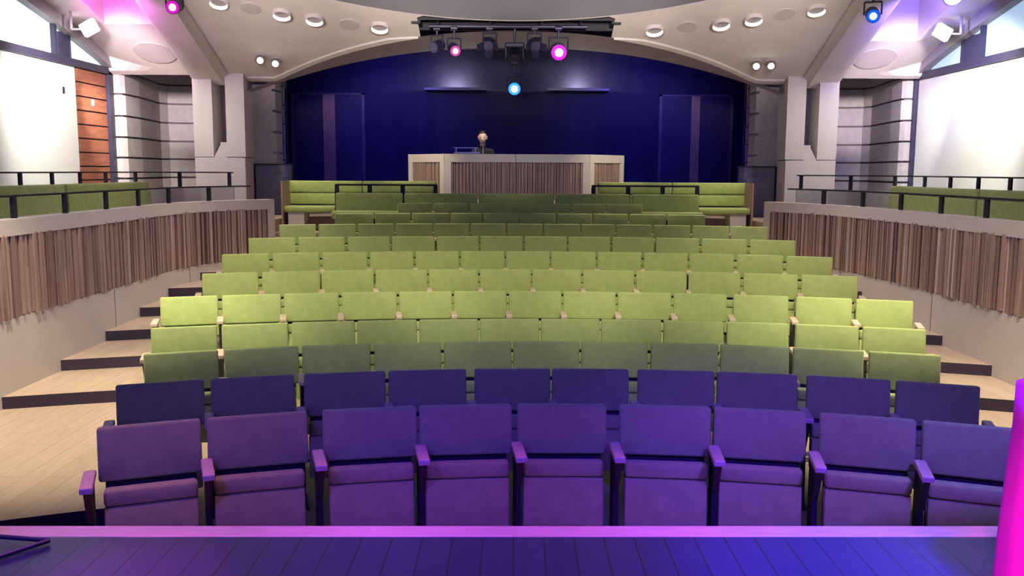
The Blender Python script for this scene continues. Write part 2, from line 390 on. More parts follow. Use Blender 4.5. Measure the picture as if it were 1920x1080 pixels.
# ------------------------------------------------------------------ side walls with windows, screens and masonry
ARCH_UP = [(5.0, 4.95), (9, 4.9), (10.5, 4.84), (11.8, 4.72), (12.8, 4.55), (13.53, 4.41), (14.28, 4.27), (14.96, 4.12), (15.5, 3.95), (15.88, 3.82), (16.1, 3.70)]
ARCH_LO = [(5.0, 4.82), (9, 4.76), (10.5, 4.68), (11.8, 4.54), (12.5, 4.43), (13.1, 4.32), (13.95, 4.15), (14.42, 4.03), (15.0, 3.89), (15.47, 3.77), (15.8, 3.66)]
def interp(tab, y):
    if y <= tab[0][0]: return tab[0][1]
    for (a, za), (b, zb) in zip(tab, tab[1:]):
        if y <= b: return za + (zb - za) * (y - a) / (b - a)
    return tab[-1][1]
def slope(y): return 3.62 + 0.4 * (15.8 - y)
for s in (-1, 1):
    sd = SIDE[s]; X = s * 7.0
    def bx(bm, xa, xb, *a, **k):
        x0, x1 = sorted((xa, xb)); return box(bm, x0, x1, *a, **k)
    ye = 14.60 if s < 0 else 15.95      # far edge of the screen
    # plain wall strip below, above and around
    bm = NB(); bx(bm, X + s * 0.02, X + s * 0.25, 4, 15.9, 0.6, 5.6)
    struct('wall_%s' % sd, bm, M['plaster'])
    bm = NB(); bx(bm, X - s * 0.05, X + s * 0.0, 7.4, ye, 1.25, 3.585, bevel=0.004)
    sc = link('wall_screen', bm, M['screen'])
    tag(sc, 'large blank white screen brightly lit on the %s side wall' % sd, 'screen')
    # windows above the transom
    bm = NB()
    pts = [(y, interp(ARCH_LO, y)) for y in [5, 7, 9, 10.5, 11.3, 12, 12.6, 13.1, 13.5, 13.95, 14.42, 15.0, 15.47]]
    prism(bm, [(X - s * 0.0, y, z) for y, z in [(5, 3.66)] + pts + [(15.7, 3.68)]], (-s * 0.02, 0, 0))
    win = link('window_%d' % (1 if s < 0 else 2), bm, M['glass_lit' if s < 0 else 'glass_blue']); win['kind'] = 'structure'
    bm = NB()
    for v in bx(bm, X - s * 0.10, X + s * 0.0, 5, 15.98, 3.585, 3.70): pass
    ms = ((13.95, 14.02), (14.36, 14.44)) if s < 0 else ((13.82, 13.88), (14.36, 14.45))
    for a, b in ms: bx(bm, X - s * 0.09, X, a, b, 3.69, interp(ARCH_LO, b) + .04)
    if s > 0: bx(bm, X - s * 0.06, X, 13.88, 14.36, 3.69, interp(ARCH_LO, 14.4) + .04)
    else: bx(bm, X - s * 0.05, X, 14.14, 14.36, 3.69, interp(ARCH_LO, 14.36) + .02)
    bx(bm, X - s * 0.09, X, 11.3, 11.38, 3.69, interp(ARCH_LO, 11.4) + .04)
    o = link('window_frame', bm, M['dark_frame'], win)
    bm = NB(); A = []
    for y in [5, 7, 9, 10.5, 11.3, 12, 12.6, 13.1, 13.5, 13.95, 14.42, 15.0, 15.3, 15.55, 15.8, 16.1]:
        lo, hi = interp(ARCH_LO, y), interp(ARCH_UP, y)
        if y > 15.7: lo = 3.62 if y > 16 else lo
        A.append([bm.verts.new((X + s * 0.0, y, lo)), bm.verts.new((X - s * 0.16, y, lo)), bm.verts.new((X - s * 0.16, y, hi)), bm.verts.new((X, y, hi))])
    for r_, q_ in zip(A, A[1:]):
        for k in range(4): bm.faces.new((r_[k], q_[k], q_[(k + 1) % 4], r_[(k + 1) % 4]))
    bm.faces.new(A[-1]); bm.faces.new(A[0])
    link('arch_head', bm, M['arch_band'], win)
    # jamb
    bm = NB(); ya, yb = (15.70, 15.86) if s < 0 else (15.98, 16.06)
    bx(bm, X - s * 0.10, X, ya, yb, 0.7, 3.62)
    struct('trim_%d' % (4 if s < 0 else 5), bm, M['dark_frame'])
    if s < 0:
        bm = NB(); z = 0.7
        bx(bm, X - s * 0.02, X, 14.62, 15.70, 0.7, 3.585)
        o = link('timber_panel', bm, M['dark_frame'])
        tag(o, 'red-brown timber boarded panel between the left screen and the stone wall', 'wall panel')
        boards = NB()
        while z < 3.55:
            box(boards, X + 0.02, X + 0.05, 14.66, 15.68, z + 0.012, min(z + 0.212, 3.58), 0.003, 1); z += 0.222
        link('board', boards, M['redwood'], o)
        bm = NB(); box(bm, X + 0.05, X + 0.06, 15.12, 15.20, 3.02, 3.12)
        tag(link('switch_plate', bm, M['switch']), 'small pale plate fixed to the red-brown boards', 'wall plate')
        bm = NB(); box(bm, X + 0.05, X + 0.065, 14.15, 14.22, 3.14, 3.24)
        tag(link('wall_bracket', bm, M['steel']), 'tiny grey bracket on the white screen of the left wall', 'bracket')
    # masonry with recessed joints
    path = [(s * 7.0, 15.87 if s < 0 else 16.07), (s * 6.80, 15.87 if s < 0 else 16.07), (s * 6.74, 15.95 if s < 0 else 16.14), (s * 6.76, 16.6), (s * 6.86, 17.4), (s * 6.95, 18.0), (s * 6.88, 18.25), (s * 6.6, 18.33), (s * 4.6, 18.33)]
    pp = [Vector(p) for p in path]
    bm = NB()
    z = 0.7; joints = [1.47, 1.83, 2.19, 2.54, 2.90, 3.27, 3.64, 4.0, 4.4]
    prevz = 0.7
    for j in joints:
        ribbon(bm, pp, s, 0.0 if s < 0 else 0.0, 0.2, prevz + 0.017, j - 0.017, 0)
        prevz = j
    ribbon(bm, pp, s, 0.05, 0.18, 0.7, 4.4, 1)
    struct('wall_stone_%s' % sd, bm, [M['stone'], M['groove']])
    # pier with twin pilasters
    x0, x1 = s * 5.53, s * 4.66
    def zbox(bm, a, b, *r, **k):
        p, q = sorted((a, b)); return box(bm, p, q, *r, **k)
    root = tag(empty('pilaster_pier', (s * 5.1, 16, 0.7)), 'pale twin pilaster pier on the %s of the dark backdrop' % sd, 'pier', kind='structure')
    bm = NB(); zbox(bm, x0 - s * 5.1, x1 - s * 5.1, -0.2, 0.4, 0, 1.50, bevel=0.006)
    link('pier_base', bm, M['column'], root)
    bm = NB(); zbox(bm, -s * (-0.43), s * 0.10, -0.2, 0.4, 1.512, 3.2)
    link('pilaster', bm, M['column'], root)
    bm = NB(); zbox(bm, -s * 0.13, -s * 0.45, -0.2, 0.4, 1.512, 3.2)
    link('pilaster', bm, M['column'], root)
    bm = NB(); zbox(bm, -s * 0.13, s * 0.10, 0.28, 0.4, 1.5, 3.2)
    link('recess_back', bm, M['arch_band'], root)  # shade of the recess put into this darker mauve
    bm = NB(); prism(bm, [(s * 0.10, -0.195, 1.5), (-s * 0.02, -0.195, 1.72), (-s * 0.02, -0.195, 1.76), (-s * 0.13, -0.195, 1.76), (-s * 0.13, -0.195, 1.5)], (0, 0.5, 0))
    link('sloped_sill', bm, M['column'], root)
    # rusticated reveal beside the backdrop
    bm = NB(); zz = 1.2
    while zz < 3.5:
        zbox(bm, s * 4.70, s * 4.25, 16.32, 16.75, zz + 0.02, min(zz + 0.345, 3.75), bevel=0.004, seg=1)
        zz += 0.365
    zbox(bm, s * 4.70, s * 4.31, 16.325, 16.75, 1.2, 3.75)
    struct('wall_reveal_%s' % sd, bm, [M['stone'], M['groove']])
    # glass gate beside the end bench
    g = empty('glass_gate', (s * 4.33, 16.3, 1.215))
    tag(g, 'clear glass gate with a dark frame between the %s pier and backdrop' % sd, 'gate')
    gl = bpy.data.materials.get('gate_glass')
    if not gl:
        gl = bpy.data.materials.new('gate_glass'); gl.use_nodes = True; b_ = gl.node_tree.nodes['Principled BSDF']
        b_.inputs['Base Color'].default_value = (0.7, 0.72, 0.85, 1); b_.inputs['Transmission Weight'].default_value = 0.9; b_.inputs['Roughness'].default_value = 0.12; b_.inputs['IOR'].default_value = 1.1
    bm = NB(); box(bm, -0.34, 0.34, -0.014, 0.004, 0.03, 0.86); link('glass_pane', bm, gl, g)
    bm = NB(); box(bm, -0.37, 0.37, -0.02, 0.01, 0.86, 0.885); zbox(bm, s * 0.30, s * 0.38, -0.02, 0.01, 0.0, 0.86); zbox(bm, -s * 0.35, -s * 0.37, -0.02, 0.01, 0, 0.86)
    link('gate_frame', bm, M['dark_metal'], g)

# ------------------------------------------------------------------ ceiling
def tunnel(x): return 4.15 - 0.66 * (abs(x) / 4.27) ** 2.2
RIM_Y, RIM_R = 6.68, 7.5
def rim(x): return RIM_Y + math.sqrt(max(0, RIM_R ** 2 - x * x))
bm = NB(); N = 98
X_ = [-4.9 + 9.8 * i / N for i in range(N + 1)]
def front_y(x): return 15.8 - (tunnel(x) - 3.62) / 0.4 if abs(x) < 4.66 else 15.98
rows_ = []
for x in X_:
    y0, y1 = rim(x), max(rim(x) + 0.1, min(front_y(x), 16.1))
    hole = abs(x) < 1.46
    ys = [y0, y0 + 0.03] if hole else [y0 + (y1 - y0) * j / 6 for j in range(7)]
    rows_.append([(x, y, slope(y)) for y in ys])
for a, b in zip(rows_, rows_[1:]):
    n = min(len(a), len(b))
    if n == 2: q = [(a[0], a[1]), (b[0], b[1])]; poly(bm, [a[0], b[0], b[1], a[1]])
    elif len(a) == len(b):
        for j in range(6): poly(bm, [a[j], b[j], b[j + 1], a[j + 1]])
    else: poly(bm, [a[0], b[0], b[-1], a[-1]])
bmesh.ops.remove_doubles(bm, verts=bm.verts, dist=0.001)
struct('ceiling', bm, M['ceiling'])
# arched soffit leading to the backdrop
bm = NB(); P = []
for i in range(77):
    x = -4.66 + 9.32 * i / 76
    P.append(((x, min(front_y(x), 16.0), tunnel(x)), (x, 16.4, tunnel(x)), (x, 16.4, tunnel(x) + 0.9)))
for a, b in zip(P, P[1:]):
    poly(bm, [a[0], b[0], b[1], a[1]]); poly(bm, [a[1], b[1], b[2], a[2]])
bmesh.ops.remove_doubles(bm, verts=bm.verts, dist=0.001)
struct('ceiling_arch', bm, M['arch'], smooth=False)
# raised rim band that follows the arch on the sloped ceiling
bm = NB(); A = []
for i in range(61):
    x = -4.62 + 9.24 * i / 60
    y = min(front_y(x), 16.0)
    if abs(x) < 1.5: A.append(None); continue
    off = 0.10 * min(1, (abs(x) - 1.5) * 2)
    A.append([(x, y, slope(y) - 0.03), (x, y, slope(y) + 0.02), (x, y - off, slope(y - off) + 0.02), (x, y - off, slope(y - off) - 0.03)])
for a, b in zip(A, A[1:]):
    if a and b:
        for k in range(4): poly(bm, [a[k], b[k], b[(k + 1) % 4], a[(k + 1) % 4]])
bmesh.ops.remove_doubles(bm, verts=bm.verts, dist=0.0005)
struct('trim_6', bm, M['ceiling'])
# slot with a dark trough above it
bm = NB()
box(bm, -1.5, 1.5, 14.22, 14.62, 4.62, 4.66); box(bm, -1.5, 1.5, 14.215, 14.23, 4.27, 4.62)
box(bm, -1.56, 1.56, 14.62, 14.66, 4.18, 4.62); box(bm, -1.60, -1.46, 14.22, 14.66, 4.22, 4.62); box(bm, 1.46, 1.60, 14.22, 14.66, 4.22, 4.62)
struct('trim_7', bm, M['trough'])
# dome: wall of the recess and its top
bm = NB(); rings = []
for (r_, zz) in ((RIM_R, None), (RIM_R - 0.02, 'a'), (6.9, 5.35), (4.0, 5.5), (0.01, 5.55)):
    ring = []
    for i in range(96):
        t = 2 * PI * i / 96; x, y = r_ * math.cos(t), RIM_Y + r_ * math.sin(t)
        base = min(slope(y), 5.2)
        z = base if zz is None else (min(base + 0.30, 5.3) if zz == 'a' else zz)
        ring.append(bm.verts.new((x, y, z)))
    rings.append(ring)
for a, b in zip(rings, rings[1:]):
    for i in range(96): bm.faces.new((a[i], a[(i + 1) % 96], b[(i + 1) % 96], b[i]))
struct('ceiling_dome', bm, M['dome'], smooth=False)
bm = NB(); box(bm, -7.4, 7.4, -3, 19.4, 5.65, 5.75); struct('ceiling_slab', bm, M['dome'])
# sloping ribs, side soffits and coffers
for s in (-1, 1):
    sd = SIDE[s]
    bm = NB(); A = []
    for y in [12.0, 12.8, 13.6, 14.4, 15.2, 15.6, 15.85, 16.0]:
        z = slope(y); d = 0.10
        A.append([(s * 4.88, y, z + 0.1), (s * 4.92, y, z - d * .3), (s * 5.04, y, z - d), (s * 5.50, y, z - d), (s * 5.58, y, z - d * .2), (s * 5.60, y, z + 0.25)])
    for a, b in zip(A, A[1:]):
        for k in range(5): poly(bm, [a[k], b[k], b[k + 1], a[k + 1]])
    bmesh.ops.remove_doubles(bm, verts=bm.verts, dist=0.0005)
    struct('ceiling_rib_%s' % sd, bm, M['ceiling'])
    # soffit with a straight far edge
    yc = 14.34 if s < 0 else 14.70
    bm = NB(); g = []
    for j in range(13):
        y = yc + (15.86 - yc) * j / 12; row = []
        for i in range(9):
            f = i / 8; x = s * (5.58 + (6.98 - 5.58) * f)
            ff = max(0, (f - 0.45) / 0.55)
            row.append((x, y, slope(y) * (1 - ff) + (interp(ARCH_UP, y) if y < 15.7 else slope(y)) * ff))
        g.append(row)
    for a, b in zip(g, g[1:]):
        for i in range(8): poly(bm, [a[i], b[i], b[i + 1], a[i + 1]])
    # far bulkhead face, coffer end and side faces
    poly(bm, [(s * 4.6, 15.86, slope(15.86)), (s * 6.98, 15.86, slope(15.86)), (s * 6.98, 15.86, 4.4), (s * 4.6, 15.86, 4.4)])
    cx = s * 6.33
    poly(bm, [(s * 5.58, yc, slope(yc)), (cx, yc, slope(yc)), (cx, yc, 4.75), (s * 5.58, yc, 4.75)])
    st_ = []
    for j in range(9):
        y = 10 + (yc - 10) * j / 8
        st_.append(((s * 6.98, y, interp(ARCH_UP, y)), (cx, y, min(slope(y), interp(ARCH_UP, y) + 0.03)), (cx, y, 5.2)))
    for a, b in zip(st_, st_[1:]):
        poly(bm, [a[0], b[0], b[1], a[1]]); poly(bm, [a[1], b[1], b[2], a[2]])
    # coffer ceiling
    poly(bm, [(s * 5.3, 10, 5.15), (cx, 10, 5.15), (cx, yc, 4.72), (s * 5.3, yc, 4.72)])
    bmesh.ops.remove_doubles(bm, verts=bm.verts, dist=0.0005)
    struct('ceiling_soffit_%s' % sd, bm, M['ceiling'])
    bm = NB(); box(bm, *sorted((s * 4.5, s * 7.2)), 15.87, 18.6, 4.3, 4.4); struct('ceiling_apse_%s' % sd, bm, M['stone'])
    # speaker disc lying in the soffit
    nrm = Vector((0, -0.371, -0.928)); c = Vector((s * 5.88, 15.13 if s < 0 else 15.19, 0)); c.z = slope(c.y) - 0.012
    bm = NB(); cyl(bm, c, c + nrm * 0.012, 0.33, 0.33, 40)
    tag(link('ceiling_speaker', bm, M['disc']), 'round flush speaker grille in the %s side ceiling panel' % sd, 'ceiling speaker')

NR = Vector((0, -0.371, -0.928)).normalized()
def ceil_pt(x, y, d=0.0): return Vector((x, y, slope(y))) + NR * d
# recessed downlights
DL = [(-4.37, 13.75, 'by the picture edge, nearest the stage on the left'), (-3.52, 14.04, 'left half, second from the left rib'), (-3.06, 14.17, 'left half, third from the left rib'), (-2.10, 14.37, 'left half, closest to the lamp slot'),
      (2.14, 14.41, 'right half, closest to the lamp slot'), (3.13, 14.24, 'right half, third from the right rib'), (3.59, 14.11, 'right half, second from the right rib'), (4.45, 13.86, 'right half, nearest the right rib')]
for x, y, wh in DL:
    c = ceil_pt(x, y); r = empty('downlight', c)
    tag(r, 'round white recessed downlight, ' + wh, 'downlight', 'recessed downlights in the sloped ceiling')
    z = Vector((0, 0, 0))
    q = NR.orthogonal().normalized(); 
    bm = NB(); n = 28; a_ = q; b_ = NR.cross(q); prof = [(0.150, 0.0), (0.146, 0.05), (0.138, 0.06), (0.130, 0.055)]; prof2 = [(0.130, 0.055), (0.118, 0.006)]
    R_ = [[bm.verts.new((a_ * math.cos(2 * PI * i / n) + b_ * math.sin(2 * PI * i / n)) * rr + NR * dd) for i in range(n)] for rr, dd in prof]
    for u_, v_ in zip(R_, R_[1:]):
        for i in range(n): bm.faces.new((u_[i], u_[(i + 1) % n], v_[(i + 1) % n], v_[i]))
    link('trim_ring', bm, M['disc'], r, True)
    bm = NB(); R_ = [[bm.verts.new((a_ * math.cos(2 * PI * i / n) + b_ * math.sin(2 * PI * i / n)) * rr + NR * dd) for i in range(n)] for rr, dd in prof2]
    for i in range(n): bm.faces.new((R_[0][i], R_[0][(i + 1) % n], R_[1][(i + 1) % n], R_[1][i]))
    link('reflector', bm, M['lamp_white'], r, True)
    bm = NB(); cyl(bm, NR * 0.002, NR * 0.012, 0.108, 0.108, 24); link('lamp_well', bm, M['arch_band'], r)
    spot('downlight_beam', c + NR * 0.09, c + Vector((0, -0.75, -2)), 45, WARM, 72, 0.8, 0.05)
for x, y, wh in ((-2.56, 14.31, 'left half'), (2.63, 14.33, 'right half'), (-3.95, 13.9, 'left, beside the outer downlights'), (4.02, 13.98, 'right, beside the outer downlights')):
    c = ceil_pt(x, y)
    bm = NB(); cyl(bm, c, c + NR * 0.012, 0.15, 0.15, 32)
    tag(link('ceiling_cover', bm, M['disc']), 'flush round blank cover in the sloped ceiling, ' + wh, 'ceiling cover')
# twin adjustable spots
for k, (x, y, wh) in enumerate(((-4.19, 15.27, 'left pair, outer'), (-3.97, 15.37, 'left pair, inner'), (3.97, 15.37, 'right pair, inner'), (4.21, 15.36, 'right pair, outer'))):
    c = ceil_pt(x, y, 0.03); r = empty('adjustable_spot', c)
    tag(r, 'small lit chrome ceiling spot low on the sloped ceiling, ' + wh, 'spotlight', 'paired ceiling spots')
    d = Vector((0.1 if x < 0 else -0.1, -0.9, -0.45)).normalized()
    bm = NB(); cyl(bm, (0, 0.06, 0.03), d * 0.09, 0.075, 0.085, 20); link('lamp_can', bm, M['steel'], r, False)
    bm = NB(); cyl(bm, d * 0.088, d * 0.096, 0.05, 0.05, 16); link('lens', bm, M['spot_lens'] if 'spot_lens' in M else M.setdefault('spot_lens', lens('spot_lens', (1, 0.97, 0.9), 6)), r)
    bm = NB(); cyl(bm, -NR * 0.04, -NR * 0.015, 0.11, 0.11, 24); link('base_plate', bm, M['disc'], r)

# ------------------------------------------------------------------ dark rear wall with doors
bm = NB(); box(bm, -7, 7, 19.0, 19.2, 1.2, 4.6); box(bm, -0.09, 0.09, 18.99, 19.0, 1.2, 4.4)
box(bm, -7, 7, 16.5, 19.2, 4.45, 4.6); box(bm, -5.2, -5.1, 16.8, 19.0, 1.2, 4.5); box(bm, 5.1, 5.2, 16.8, 19.0, 1.2, 4.5)
struct('wall_back', bm, [M['navy'], M['door_trim']])
for k, (xa, xm0, xm1, xb, wh) in enumerate(((-4.58, -3.96, -3.71, -3.14, 'left'), (2.99, 3.61, 3.79, 4.43, 'right'))):
    bm = NB(); box(bm, xa, xb, 18.95, 18.998, 1.2, 3.53)
    d = struct('door_%d' % (k + 1), bm, M['door_navy'], 'dark double door in the %s part of the navy backdrop' % wh)
    bm = NB()
    box(bm, xa - .04, xa + .02, 18.93, 18.999, 1.2, 3.56); box(bm, xb - .02, xb + .04, 18.93, 18.999, 1.2, 3.56); box(bm, xa - .04, xb + .04, 18.93, 18.999, 3.53, 3.56)
    link('door_frame', bm, M['door_trim'], d)
    bm = NB(); box(bm, xm0, xm1, 18.92, 18.949, 1.2, 3.53, 0.004, 1); link('centre_strip', bm, M['door_brown'], d)
# uplighter trays on the backdrop
for x, wh in ((-1.22, 'left'), (1.26, 'right')):
    r = empty('wall_uplighter', (x, 18.9, 3.6)); tag(r, 'slim dark wall uplighter throwing a pale fan of light, %s one' % wh, 'wall light', 'uplighters on the backdrop')
    bm = NB(); box(bm, -0.62, 0.62, -0.30, 0.095, 0.0, 0.025, 0.005, 1); box(bm, -0.62, 0.62, -0.30, -0.28, 0.02, 0.05); link('tray', bm, M['fixture'], r)
    bm = NB(); box(bm, -0.30, 0.30, -0.305, -0.298, 0.026, 0.055); link('lip', bm, M['dark_metal'], r)
    point('uplight', (x, 18.74, 3.655), 24, (1.0, 0.95, 0.78), 0.02)

# ------------------------------------------------------------------ stage lights
Y_AX = Vector((0, -1, 0))
def stage_light(x, y, z, aim, label, size=0.12, length=0.26, lenscol=None, strength=8, hang=None, barn=False, cat='stage light', glow=None):
    r = empty('stage_light', (x, y, z)); tag(r, label, cat)
    d = Vector(aim).normalized()
    bm = NB(); cyl(bm, -d * length, -d * length * 0.55, size * 0.55, size * 0.95, 20); cyl(bm, -d * length * 0.55, Vector((0, 0, 0)), size * 0.95, size, 20)
    for f in (0.62, 0.7, 0.78, 0.86): cyl(bm, -d * length * f, -d * length * (f + 0.03), size * 0.98, size * 0.98, 20)
    link('lamp_body', bm, M['fixture'], r)
    if lenscol:
        bm = NB(); cyl(bm, d * 0.001, d * 0.012, size * 0.92, size * 0.92, 24)
        link('reflector', bm, M.setdefault(str(('g', lenscol)), lens('glow', glow or lenscol, strength * 0.12)), r)
        bm = NB(); cyl(bm, d * 0.012, d * 0.03, size * 0.5, size * 0.42, 20)
        link('lens', bm, M.setdefault(str(('l', lenscol)), lens('lamp_lens', tuple(min(1, .35 + c) for c in lenscol), strength)), r)
    else:
        bm = NB(); cyl(bm, d * 0.001, d * 0.012, size * 0.85, size * 0.85, 20); link('lens', bm, M.setdefault('deadlens', mat('unlit_lens', (0.06, 0.06, 0.12), 0.15)), r)
    sdv = d.cross(Vector((0, 0, 1))).normalized()
    bm = NB(); c = -d * length * 0.4
    for sg in (-1, 1):
        cyl(bm, c + sdv * sg * (size + 0.02), c + sdv * sg * (size + 0.02) + Vector((0, 0, size + 0.08)), 0.012, 0.012, 8)
    cyl(bm, c - sdv * (size + 0.02) + Vector((0, 0, size + 0.08)), c + sdv * (size + 0.02) + Vector((0, 0, size + 0.08)), 0.012, 0.012, 8)
    link('yoke', bm, M['fixture'], r)
    if hang:
        bm = NB(); cyl(bm, c + Vector((0, 0, size + 0.08)), Vector((c.x, c.y, hang - z)), 0.018, 0.018, 10)
        cyl(bm, Vector((c.x - .05, c.y, hang - z - 0.03)), Vector((c.x + .05, c.y, hang - z - 0.03)), 0.035, 0.035, 12); link('hanger', bm, M['fixture'], r)
    if barn:
        for k in range(4):
            a = PI / 2 * k; u_ = (sdv * math.cos(a) + sdv.cross(d) * math.sin(a)); v_ = sdv.cross(d) * math.cos(a) - sdv * math.sin(a)
            bm = NB(); p0 = u_ * size * 0.9
            prism(bm, [p0 - v_ * size * .8, p0 + v_ * size * .8, p0 + v_ * size * .6 + u_ * .09 + d * .09, p0 - v_ * size * .6 + u_ * .09 + d * .09], -u_ * 0.004)
            link('barn_door', bm, M['fixture'], r)
    return r
# bar in the slot and what hangs from it
bm = NB(); cyl(bm, (-1.35, 14.38, 4.20), (1.1, 14.38, 4.20), 0.028, 0.028, 12)
for x in (-1.2, -0.4, 0.4, 1.0): cyl(bm, (x, 14.38, 4.20), (x, 14.38, 4.62), 0.012, 0.012, 8)
tag(link('lighting_bar', bm, M['fixture'], None), 'dark horizontal lighting bar inside the ceiling slot', 'lighting bar')
stage_light(-0.93, 14.28, 3.82, (0.25, -0.9, -0.35), 'small stage light with a dim pink lens, left end of the bar', 0.085, 0.24, (1.0, 0.1, 0.55), 3, 4.2)
stage_light(-1.27, 14.36, 3.88, (-0.5, -0.8, -0.3), 'unlit black stage light behind the dim pink lamp', 0.09, 0.22, None, 0, 4.2)
stage_light(-0.42, 14.3, 3.9, (-0.15, -0.9, -0.4), 'unlit black stage light with barn doors, left of centre', 0.085, 0.22, None, 0, 4.2, True)
stage_light(0.30, 14.3, 3.9, (0.15, -0.9, -0.4), 'unlit black stage light with barn doors, right of centre', 0.085, 0.22, None, 0, 4.2, True)
stage_light(0.66, 14.25, 3.80, (0.05, -0.95, -0.3), 'bright hot pink stage light hanging from the ceiling slot', 0.125, 0.25, (1.0, 0.12, 0.75), 9, 4.2, glow=(1.0, 0.0, 0.55))
stage_light(-0.02, 14.25, 3.25, (0.0, -0.97, -0.22), 'bright blue stage light hanging low on a long pole', 0.10, 0.22, (0.25, 0.7, 1.0), 9, 3.68, glow=(0.02, 0.25, 1.0))
r = empty('moving_head_light', (-0.02, 14.42, 3.86)); tag(r, 'black moving head light at the middle of the ceiling slot', 'stage light')
bm = NB(); box(bm, -0.15, 0.15, -0.1, 0.1, 0.02, 0.10, 0.02); link('yoke_base', bm, M['fixture'], r)
bm = NB(); box(bm, -0.15, -0.12, -0.05, 0.05, -0.14, 0.04, 0.008); box(bm, 0.12, 0.15, -0.05, 0.05, -0.14, 0.04, 0.008); link('yoke', bm, M['fixture'], r)
bm = NB(); cyl(bm, (0, 0.08, -0.06), (0, -0.13, -0.16), 0.10, 0.08, 20); link('lamp_head', bm, M['fixture'], r)
bm = NB(); cyl(bm, (0, 0, 0.10), (0, 0, 0.34), 0.02, 0.02, 10); link('hanger', bm, M['fixture'], r)
# larger fixtures by the side coffers
stage_light(-4.76, 12.95, 4.22, (0.15, -0.95, -0.25), 'purple-lit stage light with a magenta lens under the left rib', 0.095, 0.40, (1.0, 0.2, 0.9), 4, 4.6, glow=(0.8, 0.0, 0.6))
stage_light(4.95, 12.95, 4.15, (-0.3, -0.92, -0.25), 'blue-lit stage light with a cyan lens under the right rib', 0.095, 0.46, (0.1, 0.6, 1.0), 4, 4.6, glow=(0.0, 0.12, 1.0))
stage_light(6.02, 12.9, 4.42, (-0.15, -0.9, -0.5), 'bright cyan and white stage light at the top right coffer', 0.14, 0.3, (0.4, 0.9, 1.0), 12, 4.9, glow=(0.5, 0.7, 1.0))
stage_light(-5.75, 12.6, 4.55, (0.15, -0.9, -0.5), 'magenta stage light inside the top left coffer', 0.12, 0.3, (1.0, 0.3, 1.0), 8, 4.9, glow=(1.0, 0.3, 1.0))
spot('coffer_magenta', (-5.8, 13.2, 4.15), (-5.85, 14.3, 4.8), 40, (0.95, 0.16, 0.95), 120, 0.8, 0.08)
spot('coffer_violet', (5.8, 13.3, 4.1), (5.9, 14.6, 4.7), 20, (0.55, 0.30, 1.0), 120, 0.8, 0.08)
point('coffer_white', (6.0, 12.9, 4.5), 8, (0.8, 0.75, 1.0), 0.1)
spot('right_blue_wash', (5.3, 12.6, 4.1), (6.9, 15.2, 3.9), 130, (0.15, 0.12, 1.0), 80, 0.9, 0.06)
# wall-wash floods, then added fills for the piers and parapets
for s in (-1, 1):
    r = empty('flood_light', (s * 6.36, 13.9, 4.08)); tag(r, 'white flood lamp lighting the %s wall screen from the ceiling edge' % SIDE[s], 'flood light')
    bm = NB(); box(bm, -0.12, 0.12, -0.05, 0.05, -0.10, 0.10, 0.02, 2, Matrix.Rotation(s * 0.5, 4, 'Y')); link('housing', bm, M['lamp_white'], r)
    bm = NB(); cyl(bm, (s * 0.27, 0, -0.02), (s * 0.27, 0, 0.24), 0.02, 0.02, 8); cyl(bm, (0, 0, -0.02), (s * 0.27, 0, -0.02), 0.015, 0.015, 8); link('bracket', bm, M['arch_band'], r)
    spot('flood_beam', (s * 5.5, 12.9, 3.9), (s * 6.98, 13.7, 2.9), 190, (1.0, 0.97, 0.88), 96, 0.7, 0.08)
    spot('flood_ceiling', (s * 6.2, 13.5, 3.9), (s * 6.85, 14.7, 4.15), 16, (1.0, 0.95, 0.9), 62, 0.9, 0.08)
    spot('apse_wash', (s * 6.2, 13.9, 3.95), (s * 7.0, 16.4, 2.1), 330 if s < 0 else 150, (1.0, 0.93, 0.84), 44, 0.9, 0.03)
    spot('pier_fill', (s * 6.25, 14.2, 3.6), (s * 5.1, 15.8, 2.3), 70, (1.0, 0.93, 0.86), 75, 0.9, 0.05)  # added spot for the pilasters, set aside to keep the reveal dim
    for yy in (7.4, 10.6):
        spot('parapet_fill', (s * 1.4, yy, 4.9), (s * 4.3, yy + 0.4, 0.6), 190, (1.0, 0.82, 0.84), 62, 1.0, 0.1)  # added spots over the seats brightening the parapets
    spot('end_bench_spot', (s * 3.6, 14.1, 4.0), (s * 3.3, 15.3, 1.6), 110, WARM, 46, 0.8, 0.05)
    spot('booth_spot', (s * 2.1, 14.5, 4.0), (s * 1.75, 16.1, 1.9), 130, WARM, 50, 0.8, 0.05)

